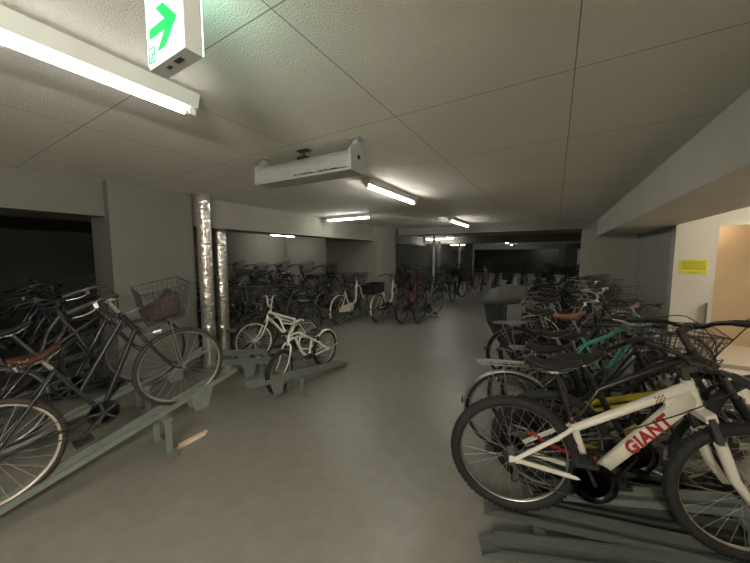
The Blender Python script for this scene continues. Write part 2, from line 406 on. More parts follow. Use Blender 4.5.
mb_ = MB(); mb_.boxp((-.07, -.035, -.085), (.02, .035, -.06)).tube([(-.03, 0, -.08), (-.03, 0, 0)], .01, 8).boxp((-.08, -.03, -.008), (.03, .03, 0)); mb_.build('middle_hanger', MT['steel'], ht)
# a few bare scratches along the tray edge
sc = MB(); r5 = random.Random(5)
for k in range(26):
    x = r5.uniform(-.05, .44); w = r5.uniform(.008, .045); sc.boxp((x, -.1016, -.250+r5.uniform(0, .006)), (x+w, -.0998, -.243+r5.uniform(0, .007)))
sc.build('paint_scratches', MT['steel'], ht)

# ------------------------------------------------------------------ pipes
def pipe(x, y, r, z1, label, group=None, name='duct_pipe', mat='foil', seams=True):
    root = empty(name, (x, y, 0)); tag(root, label, 'pipe', group)
    n = 24; b = MB(); rr_ = random.Random(int(x*100)); rings = []
    N = 26
    for i in range(N+1):
        z = z1*i/N; k = r*(1+rr_.uniform(-.02, .02) if seams else 1)
        rings.append([V((k*math.cos(2*PI*j/n), k*math.sin(2*PI*j/n), z)) for j in range(n)])
    b.loft(rings); b.build('wrapped_shaft', MT[mat], root)
    c = MB()
    for z in ((.9, 1.75, 2.2) if seams else (1.0,)):
        if z < z1-.05: c.loft([[V((q*math.cos(2*PI*j/n), q*math.sin(2*PI*j/n), zz)) for j in range(n)] for q, zz in ((r*1.0, z-.02), (r*1.05, z-.015), (r*1.05, z+.015), (r*1.0, z+.02))])
    c.build('tape_band', MT[mat], root)
    return root
pipe(-4.13, 2.345, .088, H, 'foil-wrapped pipe at the corner of the near left column', 'foil wrapped pipes')
pipe(-4.52, 2.80, .10, 1.995, 'shorter foil-wrapped pipe tucked under the left beam', 'foil wrapped pipes')
pipe(-3.7, 10.2, .05, H, 'thin silver pipe post behind the cross beam, nearer of two', 'thin pipes', seams=False)
pipe(-3.9, 14.2, .06, H, 'thin silver pipe post behind the cross beam, farther of two', 'thin pipes', seams=False)

# ------------------------------------------------------------------ bicycle builder
STEER = ('fork', 'front_wheel', 'handlebar', 'stem', 'front_fender', 'front_basket', 'headlamp', 'basket_bag', 'suspension_leg')
def wheel(name, c, R, tr, root, tire, rim='alu', knob=False, spokes=28, cassette=False, side=-1, disc=False):
    c = V(c); rr_ = R-tr*1.5
    m = MB()
    w = .011
    m.sweep_arc(c, rr_, 0, 2*PI, [(-w, -.013), (-w, .010), (w, .010), (w, -.013), (0, -.019)], 44)
    lathe_y(m, [(.006, -.055), (.010, -.05), (.016, -.032), (.013, -.025), (.013, .025), (.016, .032), (.010, .05), (.006, .055)], c, 12)
    for k in range(spokes):
        a = 2*PI*k/spokes; sd = .026 if k % 2 else -.026; da = .42*(1 if (k//2) % 2 else -1)
        p0 = c+V((.017*math.cos(a+da*2.2), sd, .017*math.sin(a+da*2.2))); p1 = c+V(((rr_-.014)*math.cos(a), 0, (rr_-.014)*math.sin(a)))
        m.tube([p0, p1], .0014, 4, 0, caps=False)
    o = m.build(name, MT[rim], root)
    t = MB(); t.torus(c, R-tr, tr, 48, 10)
    if knob:
        for k in range(72):
            a = 2*PI*k/72
            for yy, rad in ((-.62, .80), (0, 1.0), (.62, .80)) if k % 2 else ((-.35, .94), (.35, .94)):
                p = c+V(((R-tr+tr*rad)*math.cos(a), yy*tr, (R-tr+tr*rad)*math.sin(a)))
                M = Matrix.Rotation(-a, 3, 'Y'); t.box(p, (.0035, .011, .011), M)
    t.build('tire', MT[tire], o)
    if cassette:
        cs = MB()
        for i, q in enumerate((.052, .046, .040, .034, .029)):
            y = side*(.020+i*.0045); lathe_y(cs, [(.014, y-.0012), (q, y-.0012), (q, y+.0012), (.014, y+.0012)], c, 24)
        cs.build('sprocket_cluster', MT['steel'], o)
    if disc:
        ds = MB(); lathe_y(ds, [(.085, .030), (.085, .032), (.055, .032), (.055, .030), (.085, .030)], c, 24); ds.build('guard_disc', MT['plastic'], o)
    return o
def prof_fender(w, t=.0025):
    up = [(w*math.sin(a), .012*(math.cos(a)-1)*1.6) for a in (-1.3, -.7, 0, .7, 1.3)]
    return [(y, r) for y, r in up]+[(y*.93, r-t) for y, r in up[::-1]]

def make_bike(P):
    g = P.get
    R = g('R', .33); tr = g('tr', .018); wb = g('wb', 1.06); style = g('style', 'city'); tire = g('tire', 'rubber')
    fm = MT[g('frame', 'black')]; mtb = style == 'mtb'; small = R < .27
    sR = 1 if not small else .72
    root = empty('bicycle', (0, 0, 0))
    ha = math.radians(70); u = V((-math.cos(ha), 0, math.sin(ha))); nrm = V((u.z, 0, -u.x))
    A0 = V((wb-(.078 if mtb else .055), 0, R)); Pa = lambda s_: A0+u*s_
    BB = V((g('bb', .43), 0, R-g('drop', .05)))
    s1 = g('s1', .42 if not small else .30); s2 = g('s2', s1+(.19 if style in ('city', 'retro') else .13))
    w = V((-math.cos(math.radians(72)), 0, math.sin(math.radians(72)))); SL = g('seat_tube', .42); Tp = BB+w*SL
    hub = V((0, 0, R)); f = MB()
    rt = g('rt', .015)
    # head tube, seat tube, bottom bracket
    f.tube([Pa(s1), Pa(s2)], rt+.005, 12)
    f.tube([BB, Tp], rt, 10)
    f.tube([BB-V((0, .038, 0)), BB+V((0, .038, 0))], .021, 12)
    stays_top = SL*.93
    if style == 'mtb':
        f.tube([Pa(s2-.035), BB+w*(SL-.03)], [rt*1.3, rt*1.0], 12)
        DT = Pa(s1+.070); dd_ = (DT-BB).normalized(); uu_ = V((-dd_.z, 0, dd_.x)); sq = lambda q: math.copysign(abs(q)**.45, q)
        f.loft([[c_+uu_*(rr_*sq(math.sin(2*PI*k_/20+.05)))+V((0, rr_*.62*sq(math.cos(2*PI*k_/20+.05)), 0)) for k_ in range(20)] for c_, rr_ in ((BB, rt*1.45), (BB.lerp(DT, .5), rt*1.75), (DT, rt*2.0))])
        f.prism([Pa(s2-.05)+V((-.01, -.011, 0)), Pa(s1+.075)+V((-.01, -.011, 0)), Pa(s1+.075)+(BB-Pa(s1))*.22+V((0, -.011, 0)), Pa(s2-.05)+(Tp-Pa(s2))*.22+V((0, -.011, 0))], (0, .022, 0))
    elif style == 'diamond':
        f.tube([Pa(s2-.03), BB+w*(SL-.03)], rt, 10); f.tube([Pa(s1+.03), BB], rt*1.1, 10)
    elif style == 'city':
        a = Pa(s1+.03); b_ = Pa(s2-.03)
        f.tube(smoothpts([a, a+V((-.10, 0, -.17)), V((BB.x+.20, 0, BB.z+.07)), BB], 6), rt*1.15, 10)
        f.tube(smoothpts([b_, b_+V((-.11, 0, -.17)), V((BB.x+.18, 0, BB.z+.22)), BB+w*.17], 6), rt*.9, 10)
    elif style == 'retro':
        f.tube([Pa(s1+.03), BB], rt*1.05, 10); f.tube([Pa(s2-.03), BB+w*.20], rt*.95, 10); stays_top = SL*.95
    elif style == 'lshape':
        a = Pa(s1+.07)
        f.tube(smoothpts([a, a+V((-.06, 0, -.16)), V((BB.x+.30, 0, BB.z+.10)), V((BB.x+.12, 0, BB.z+.02)), BB], 6), rt*1.9, 12)
    elif style == 'mixte':
        f.tube(smoothpts([Pa(s2-.03), Pa(s2-.03)*.55+(BB+w*(SL*.72))*.45+V((0, 0, -.035)), BB+w*(SL*.72)], 5), [rt*1.4]*11 if False else rt*1.3, 10)
        f.tube([Pa(s1+.03), BB], rt*1.5, 10)
        f.prism([Pa(s2-.02)+V((0, -.008, 0)), Pa(s1+.02)+V((0, -.008, 0)), Pa(s1+.02)+(BB-Pa(s1))*.14+V((0, -.008, 0)), Pa(s2)+(Tp-Pa(s2))*.12+V((0, -.008, -.03))], (0, .016, 0))
        stays_top = SL*.72
    elif style == 'cruiser':
        a = Pa(s2-.02); b_ = Pa(s1+.02)
        f.tube(smoothpts([a, a*.55+Tp*.45+V((0, 0, .055)), Tp+V((0, 0, -.01)), V((.13, 0, R+.13)), hub+V((.02, 0, .01))], 6), rt*.95, 10)
        f.tube(smoothpts([b_, b_+V((-.12, 0, .0)), V((BB.x+.12, 0, BB.z+.09)), BB], 6), rt*1.15, 10)
        f.tube(smoothpts([BB+w*.09, BB*.55+Pa(s2)*.45+V((.02, 0, .0)), Tp*.5+Pa(s2)*.5+V((0, 0, .03))], 6), rt*.7, 8)
    elif style == 'bmx':
        f.tube([Pa(s2-.02), Tp+V((0, 0, -.02))], rt*1.1, 10); f.tube([Pa(s1+.02), BB], rt*1.2, 10)
        f.tube([Pa(s2-.06), Tp+V((0, 0, -.075))], rt*.8, 8)
    st = BB+w*stays_top
    for sd in (-1, 1):
        y = .058*sd
        f.tube([st+V((0, .012*sd, 0)), st*.72+hub*.28+V((0, .040*sd, 0)), hub+V((.012, y, .004))], rt*.62, 8)
        f.tube([BB+V((-.01, .030*sd, 0)), BB*.72+hub*.28+V((0, .048*sd, 0)), hub+V((.012, y, 0))], rt*.68, 8)
        f.boxp((-.02, y-.003, R-.018), (.028, y+.003, R+.018))
    f.build('frame', fm, root)
    # fork
    k = MB(); wd = .052+tr*.3
    crown = Pa(s1-.012)
    fork_m = MT[g('fork', g('frame', 'black'))]
    if mtb:
        k.bar(crown+V((0, -.075, 0)), crown+V((0, .075, 0)), .045, .035, up=tuple(u))
        k.tube([crown, Pa(s2+.03)], .016, 10)
        for sd in (-1, 1):
            k.tube([crown+V((.0, wd*sd*1.15, 0)), crown-u*.15+V((0, wd*sd*1.15, 0))], .0155, 10, 1)
            k.tube([crown-u*.12+V((0, wd*sd*1.15, 0)), Pa(.10)+V((.0, wd*sd*1.15, 0)), Pa(.0)+V((.03, wd*sd*1.1, 0)), V((wb, wd*sd, R))], [.0235, .021, .017, .011], 10)
        k.tube(smoothpts([crown-u*.13+V((-.01, -wd*1.15, 0)), crown-u*.10+V((.03, 0, .02)), crown-u*.13+V((-.01, wd*1.15, 0))], 5), .011, 8)
    else:
        k.tube([Pa(s1-.03), Pa(s2+.02)], .013, 10)
        for sd in (-1, 1):
            k.tube(smoothpts([crown+V((0, .012*sd, .012)), crown-u*.03+V((0, (wd-.008)*sd, 0)), Pa(s1*.45)+V((0, wd*sd, 0)), Pa(.06)+V((.012, wd*sd, 0)), V((wb, wd*sd, R))], 4), [.0135*(1-.035*i) if i < 17 else .006 for i in range(17)], 8)
    k.build('fork', [fork_m, MT['steel']], root)
    # wheels
    wheel('rear_wheel', hub, R, tr, root, tire, g('rim', 'alu'), g('knob', False), cassette=mtb or style in ('mixte', 'diamond', 'retro'), disc=mtb)
    wheel('front_wheel', (wb, 0, R), R, tr, root, tire, g('rim', 'alu'), g('knob', False))
    # saddle and post
    sh = g('saddle_h', .62 if not small else .45); Sp = BB+w*sh
    MB().tube([BB+w*(SL-.03), Sp+w*.01], .0125, 10).build('seat_post', MT[g('post', 'alu')], root)
    sd_ = MB(); rings = []
    wid = g('saddle_w', .085)
    for i in range(13):
        t = i/12; x = (-.135+.27*t)*g('saddle_l', 1)
        hw = wid*(math.sin(min(1, (t+.03)*2.6)*PI/2)**.6)*(1-.0*t) if t < .32 else wid*(1-(t-.32)/.68)**1.15+.017*min(1, (t-.32)*3)
        hw = max(hw, .012); zz = .012*math.cos(t*PI*2)+.004; th = .032 if t < .6 else .024
        if i == 12: hw *= .6
        rings.append([Sp+V((x, hw*math.cos(a), zz+(th*.55*math.sin(a) if math.sin(a) > 0 else th*.9*math.sin(a)))) for a in [2*PI*j/12 for j in range(12)]])
    sd_.loft(rings)
    so = sd_.build('saddle', MT[g('saddle', 'plastic')], root)
    rl = MB()
    for sd in (-1, 1):
        rl.tube(smoothpts([Sp+V((-.10, .035*sd, -.015)), Sp+V((-.05, .022*sd, -.042)), Sp+V((.04, .02*sd, -.04)), Sp+V((.11, .006*sd, -.008))], 3), .0035, 6)
        if g('springs'): 
            rl.tube([Sp+V((-.095+.012*math.cos(a), .045*sd+.012*math.sin(a), -.05+.035*a/25)) for a in [k_*.5 for k_ in range(50)]], .0028, 5)
    rl.box(Sp+V((0, 0, -.035)), (.04, .05, .022)); rl.build('saddle_rails', MT['chrome'], so)
    if g('rivets'):
        rv = MB()
        for x, y in ((-.108, -.045), (-.11, -.078), (-.075, -.086), (-.04, -.08), (.085, -.02), (-.108, .045)):
            rv.ball(Sp+V((x, y, .012)), .007, 8, 5)
        rv.build('saddle_rivets', MT['chrome'], so)
    # crankset
    c = MB(); y0 = -.048; rc = (.108 if mtb else .088) if not small else .065
    lathe_y(c, [(rc, y0-.0015), (rc, y0+.0015), (rc-.016, y0+.0015), (rc-.016, y0-.0015), (rc, y0-.0015)], BB, 30)
    if mtb: lathe_y(c, [(rc, y0-.004), (rc, y0-.001), (rc*.66, y0-.001), (rc*.66, y0-.004), (rc, y0-.004)], BB, 30)
    if mtb: lathe_y(c, [(rc*.82, y0+.008), (rc*.82, y0+.011), (rc*.6, y0+.011), (rc*.6, y0+.008), (rc*.82, y0+.008)], BB, 30)
    for q in range(5):
        a = 2*PI*q/5+.3; c.bar(BB+V((0, y0, 0)), BB+V(((rc-.008)*math.cos(a), y0, (rc-.008)*math.sin(a))), .014, .004, up=(0, 1, 0))
    ca = g('crank_angle', .5); cl = .168*sR
    for sd in (-1, 1):
        d = V((math.cos(ca)*sd, 0, math.sin(ca)*sd)); c.bar(BB+V((0, .062*sd, 0)), BB+d*cl+V((0, .072*sd, 0)), .013, .024, up=(0, 1, 0))
    c.tube([BB+V((0, -.062, 0)), BB+V((0, .062, 0))], .010, 8)
    co = c.build('crankset', MT['black' if mtb else 'alu'], root)
    for sd in (-1, 1):
        d = V((math.cos(ca)*sd, 0, math.sin(ca)*sd)); p = BB+d*cl+V((0, .115*sd, 0)); pm = MB()
        for dx in (-.038, .038): pm.box(p+V((dx, 0, 0)), (.016, .085, .022))
        pm.box(p, (.07, .022, .018)); pm.box(p+V((0, .04, 0)), (.07, .006, .020)); pm.box(p-V((0, .04, 0)), (.07, .006, .020)); pm.tube([p-V((0, .05*sd, 0)), p], .006, 6)
        pm.build('pedal', MT['plastic'], co)
    if g('chaincase'):
        cc = MB(); pts = []
        for i in range(13):
            a = -PI/2+PI*i/12; pts.append((BB.x+(rc+.015)*math.cos(a), BB.z+(rc+.015)*math.sin(a)))
        for i in range(9):
            a = PI/2+PI*i/8; pts.append((hub.x+.055*math.cos(a), hub.z+.055*math.sin(a)))
        cc.prism([(x, -.058, z) for x, z in pts], (0, .018, 0)); cc.build('chain_case', MT[g('chaincase')], root)
    else:
        ch = MB()
        ch.tube([BB+V((0, y0, rc)), hub+V((0, -.034, .034 if not mtb else .03))], .0042, 5); ch.tube([BB+V((0, y0, -rc)), hub+V((.01, -.034, -.034 if not mtb else -.12))], .0042, 5)
        ch.build('chain', MT['steel'], root)
    if mtb or style in ('mixte', 'diamond'):
        d = MB(); d.bar(hub+V((.0, -.055, -.015)), hub+V((.02, -.06, -.055)), .02, .022, up=(0, 1, 0)); d.bar(hub+V((.02, -.055, -.05)), hub+V((.012, -.052, -.125)), .006, .028, up=(1, 0, 0))
        lathe_y(d, [(.02, -.046), (.02, -.038)], hub+V((.02, 0, -.055)), 12); lathe_y(d, [(.02, -.046), (.02, -.038)], hub+V((.012, 0, -.12)), 12)
        d.build('rear_derailleur', MT['steel'], root)
    # handlebar
    S = MB(); top = Pa(s2+g('stem_up', .07)); bars = g('bars', 'flat'); clamp = top+V((.07 if mtb or bars == 'flat' else .03, 0, .02))
    S.tube([Pa(s2), top], .0125 if not mtb else .017, 10); S.bar(top-V((.012, 0, 0)), clamp, .028, .026); S.tube([clamp-V((0, .022, 0)), clamp+V((0, .022, 0))], .020, 10)
    S.build('stem', MT['steel' if mtb else 'alu'], root)
    if bars == 'flat': half = [V((0, 0, 0)), V((0, .06, 0)), V((-.01, .12, .02)), V((-.025, .22, .03)), V((-.045, .31, .03))]
    elif bars == 'swept': half = [V((0, 0, 0)), V((.02, .08, .02)), V((.005, .17, .05)), V((-.07, .235, .055)), V((-.16, .255, .04)), V((-.22, .265, .03))]
    elif bars == 'bmx': half = [V((0, 0, 0)), V((0, .05, .0)), V((0, .12, .14)), V((-.02, .22, .15)), V((-.05, .29, .15))]
    else: half = [V((0, 0, 0)), V((.01, .15, 0)), V((.07, .20, -.0)), V((.09, .21, -.06)), V((.03, .215, -.12)), V((-.04, .215, -.12))]
    hb = MB(); sm = smoothpts(half, 4); full = [V((p.x, -p.y, p.z)) for p in sm[:0:-1]]+sm
    hb.tube([clamp+p for p in full], .0115, 8)
    if bars == 'bmx': hb.tube([clamp+V((0, -.095, .09)), clamp+V((0, .095, .09))], .008, 8)
    ho = hb.build('handlebar', MT[g('barmat', 'steel' if mtb else 'alu')], root)
    for sd in (-1, 1):
        a = half[-1]; b_ = half[-2]; a = V((a.x, a.y*sd, a.z)); b_ = V((b_.x, b_.y*sd, b_.z)); d = (a-b_).normalized()
        gm = MB(); gm.tube([clamp+a-d*.10, clamp+a-d*.05, clamp+a+d*.012], [.0155, .017, .0165], 10); gm.build('grip', MT[g('grip', 'plastic')], ho)
        lv = MB(); q = clamp+a-d*.12; fw = V((.035, 0, -.012)) if bars != 'swept' else V((0, .012*sd, -.035))
        lv.bar(q, q+fw, .022, .022); lv.tube(smoothpts([q+fw, q+fw*1.3+d*.05, q+fw*1.0+d*.12], 3), .0055, 6); lv.build('brake_lever', MT['steel' if mtb else 'alu'], ho)
    cb = MB(); q0 = clamp+V((half[-2].x+.03, -half[-2].y, half[-2].z)); q1 = clamp+V((half[-2].x+.03, half[-2].y, half[-2].z))
    ext = .16 if g('bigcable') else .09
    cb.tube(smoothpts([q0, q0+V((ext, .06, -.01)), q0+V((ext*.9, .16, -.12)), Pa(s1+.03)+V((.03, 0, .0)), Pa(s1-.05)+V((.03, .0, 0))], 5), .003, 6)
    cb.tube(smoothpts([q1, q1+V((ext, -.06, -.01)), q1+V((ext*.8, -.2, -.14)), Pa(s1+.02)+V((-.01, -.03, 0)), BB+w*.2+V((.08, -.02, .05))], 5), .003, 6)
    cb.build('brake_cable', MT['plastic'], ho)
    # fenders
    if g('fenders'):
        fr = MB(); pf = prof_fender(tr+.008); fr.sweep_arc(hub, R+.012, math.radians(10 if not small else 55), math.radians(200 if not small else 165), pf, 26)
        fo = fr.build('rear_fender', MT[g('fenders')], root); sy = MB()
        for sd in (-1, 1):
            for an in (165, 120): 
                a = math.radians(an); sy.tube([hub+V((0, .05*sd, 0)), hub+V(((R+.006)*math.cos(a), .024*sd, (R+.006)*math.sin(a)))], .0022, 5)
        sy.build('fender_stay', MT['alu'], fo)
        if not g('norearlight'):
            a = math.radians(172); MB().box(hub+V(((R+.025)*math.cos(a), 0, (R+.025)*math.sin(a))), (.016, .04, .045)).build('rear_reflector', MT['reflector'], fo)
        if not g('no_front_fender'):
            ff = MB(); ff.sweep_arc((wb, 0, R), R+.012, math.radians(35), math.radians(165), pf, 20); ffo = ff.build('front_fender', MT[g('fenders')], root); sy = MB()
            for sd in (-1, 1):
                a = math.radians(160); sy.tube([V((wb, .05*sd, R)), V((wb+(R+.006)*math.cos(a), .024*sd, R+(R+.006)*math.sin(a)))], .0022, 5)
            sy.build('fender_stay', MT['alu'], ffo)
    if g('carrier'):
        cr = MB(); z = R*2+.055; cp = [V((-.23, -.055, z)), V((.08, -.055, z+.01)), V((.12, 0, z+.015)), V((.08, .055, z+.01)), V((-.23, .055, z)), V((-.25, 0, z))]
        cr.tube(smoothpts(cp+[cp[0]], 4), .0055, 6)
        for x in (-.19, -.10, -.01): cr.tube([(x, -.055, z), (x, .055, z)], .004, 6)
        cr.tube([(-.24, -.018, z+.004), (.10, -.018, z+.014)], .004, 6); cr.tube([(-.24, .018, z+.004), (.10, .018, z+.014)], .004, 6)
        for sd in (-1, 1): cr.tube([(-.16, .055*sd, z), (-.01, .062*sd, R+.01)], .0045, 6); cr.tube([(-.05, .055*sd, z), (0, .062*sd, R+.01)], .0045, 6)
        cr.build('rear_carrier', MT[g('carrier')], root)
    if g('rack_box'):
        z = R*2+.07; cbx = MB(); x0, x1, y0_, z1 = -.36, .06, .17, z+.21
        cbx.boxp((x0, -y0_, z), (x1, y0_, z+.008))
        for (a, b_) in (((x0, -y0_, z), (x1, -y0_+.006, z1)), ((x0, y0_-.006, z), (x1, y0_, z1)), ((x0, -y0_, z), (x0+.006, y0_, z1)), ((x1-.006, -y0_, z), (x1, y0_, z1))): cbx.boxp(a, b_)
        for (a, b_) in (((x0-.01, -y0_-.01, z1-.02), (x1+.01, -y0_+.012, z1)), ((x0-.01, y0_-.012, z1-.02), (x1+.01, y0_+.01, z1)), ((x0-.01, -y0_, z1-.02), (x0+.012, y0_, z1)), ((x1-.012, -y0_, z1-.02), (x1+.01, y0_, z1))): cbx.boxp(a, b_)
        cbx.build('rear_crate', MT['plastic'], root)
    if g('basket'):
        bk = MB(); base = Pa(s2)+V((.075+g('basket_x', 0), 0, .02)); z0 = base.z-.13; x0 = base.x
        def ringp(t, n_=1):
            fx = .23+.09*t; hy = .13+.05*t; z = z0+.25*t; return [V((x0, -hy, z)), V((x0+fx, -hy, z+.0)), V((x0+fx, hy, z)), V((x0, hy, z))]
        for t in (0, .17, .34, .51, .68, .85, 1.0):
            q = ringp(t); rr_ = .0042 if t in (0, 1.0) else .0018
            for i in range(4): bk.tube([q[i], q[(i+1) % 4]], rr_, 5, caps=False)
        q0 = ringp(0); q1 = ringp(1)
        for i, n_ in ((0, 9), (1, 11), (2, 9), (3, 11)):
            for j in range(n_):
                t = j/n_; a = q0[i].lerp(q0[(i+1) % 4], t); b_ = q1[i].lerp(q1[(i+1) % 4], t); bk.tube([a, b_], .0018, 4, caps=False)
        for j in range(1, 9):
            t = j/9; bk.tube([q0[0].lerp(q0[1], t), q0[3].lerp(q0[2], t)], .0018, 4, caps=False)
        for j in range(1, 7):
            t = j/7; bk.tube([q0[0].lerp(q0[3], t), q0[1].lerp(q0[2], t)], .0018, 4, caps=False)
        bo = bk.build('front_basket', MT[g('basket')], root)
        sy = MB()
        for sd in (-1, 1): sy.tube([V((wb, .062*sd, R)), V((x0+.14, .09*sd, z0))], .004, 6)
        sy.bar(Pa(s2), V((x0, 0, z0+.12)), .03, .006); sy.build('basket_stay', MT['alu'], bo)
        if g('bag'):
            bg = MB(); rings = []
            for i in range(7):
                t = i/6; tt = .04+.52*t; fx = .23+.09*tt-.03; hy = .13+.05*tt-.015; z = z0+.01+.25*tt; sx = 1 if i < 5 else (.86 if i == 5 else .5); cx = x0+.015+fx/2
                rings.append([V((cx+fx/2*sx*max(-1, min(1, 1.25*math.cos(a))), hy*sx*max(-1, min(1, 1.25*math.sin(a))), z+.02*math.sin(3*a+i)*(t)+.05*t*math.cos(a))) for a in [2*PI*j/16 for j in range(16)]])
            bg.loft(rings); bg.build('basket_bag', MT['fabric'], root)
    if g('lamp', True) and not mtb and not small:
        lm = MB(); p = Pa(s1-.02)+V((.075, -.0, -.02)); lm.tube([p, p+V((.05, 0, 0))], [.022, .030], 12); lm.bar(p+V((-.06, 0, .01)), p, .012, .006)
        lo = lm.build('headlamp', MT['alu'], root); MB().tube([p+V((.048, 0, 0)), p+V((.058, 0, 0))], [.028, .02], 12).build('lamp_lens', MT['lens'], lo)
    if g('kickstand', not mtb):
        ks = MB(); ks.tube([hub+V((.03, .066, -.02)), hub+V((-.16, .10, .035 if small else .03))], .007, 6); ks.build('kickstand', MT['alu'], root)
    if g('child_seat'):
        z = R*2+.06
        cs = MB(); cs.prism([(-.36, -.15, z), (.04, -.15, z), (.02, -.15, z+.12), (-.20, -.15, z+.14), (-.26, -.15, z+.34), (-.34, -.15, z+.32)], (0, .30, 0)); cs.boxp((-.02, -.14, z-.30), (.06, -.09, z)); cs.boxp((-.02, .09, z-.30), (.06, .14, z)); cs.build('child_seat', MT['plastic'], root)
        # soft cover: narrow at the foot, bulging backwards, leaning hood
        def ring_(zc, xc, lx, ly, tilt, wob=1.0):
            out = []
            for j in range(30):
                a = 2*PI*j/30; x = lx*math.copysign(abs(math.cos(a))**.8, math.cos(a)); y = ly*math.copysign(abs(math.sin(a))**.8, math.sin(a))
                k_ = wob*(.010*math.sin(7*a+zc*30)+.008*math.sin(3*a+zc*17))
                out.append(V((xc+x*(1+k_*3), y*(1+k_*3), z+zc+tilt*x+k_)))
            return out
        cv = MB(); cv.loft([ring_(*q) for q in ((-.38, -.06, .08, .08, 0), (-.28, -.09, .12, .11, 0), (-.10, -.16, .17, .15, .05), (.10, -.215, .21, .175, .08), (.30, -.235, .22, .185, .12), (.42, -.225, .215, .18, .16))])
        cvo = cv.build('rain_cover', MT['cover'], root)
        hd = MB(); hd.loft([ring_(*q) for q in ((.35, -.235, .235, .20, .10), (.44, -.215, .24, .19, .10), (.52, -.17, .21, .16, .06), (.555, -.13, .13, .10, .04))]); hd.build('cover_hood', MT['coverl'], cvo)
        wn = MB(); rows = []
        for zc, xa, xb in ((-.04, -.13, -.03), (.10, -.19, -.03), (.22, -.20, -.03), (.34, -.19, -.03)):
            rows.append([V((xa+(xb-xa)*q/4, -(.172+zc*.06)+.012*((q/4)**2), z+zc+.02*q/4)) for q in range(5)])
        vs = [p for r_ in rows for p in r_]; wn.add(vs+[p+V((0, .004, 0)) for p in vs], [(a*5+b_, a*5+b_+1, a*5+b_+6, a*5+b_+5) for a in range(3) for b_ in range(4)]+[(20+a*5+b_, 20+a*5+b_+5, 20+a*5+b_+6, 20+a*5+b_+1) for a in range(3) for b_ in range(4)])
        wn.build('clear_window', MT['vinyl'], cvo)
        pp = MB(); pp.tube(smoothpts([V((-.13, -.15, z-.18)), V((-.20, -.185, z+.05)), V((-.23, -.20, z+.22)), V((-.21, -.20, z+.34)), V((-.03, -.17, z+.40))], 5), .006, 6); pp.build('cover_piping', MT['coverl'], cvo)
    root_geo[root.name] = (Pa(s1), u)
    return root
root_geo = {}
def base(n): return n.split('.')[0]
def finish(root, src, rear, front_dir_deg, pitch=0, lean=0, steer=0, paint=None, label='', group=None, spin=None):
    root.location = rear
    root.rotation_euler = (0, 0, 0)
    root.matrix_world = Matrix.Translation(V(rear)) @ Matrix.Rotation(math.radians(front_dir_deg), 4, 'Z') @ Matrix.Rotation(-math.radians(pitch), 4, 'Y') @ Matrix.Rotation(math.radians(lean), 4, 'X')
    piv, ax = root_geo[src]
    if steer:
        M = Matrix.Translation(piv) @ Matrix.Rotation(math.radians(steer), 4, ax) @ Matrix.Translation(-piv)
        for c in list(root.children):
            if base(c.name) in STEER: c.matrix_basis = M
    tag(root, label, 'bicycle', group)
def copy_tree(o, parent=None):
    c = o.copy(); COL.objects.link(c); c.parent = parent
    if parent is not None: c.matrix_parent_inverse = o.matrix_parent_inverse
    for ch in list(o.children): copy_tree(ch, c)
    return c
def repaint(root, mats):
    """mats: {part name: material}; only this copy's paint changes"""
    for c in [root]+list(root.children_recursive):
        m = mats.get(base(c.name))
        if m and c.type == 'MESH': c.material_slots[0].link = 'OBJECT'; c.material_slots[0].material = MT[m]
PROTO = {}; used = set()
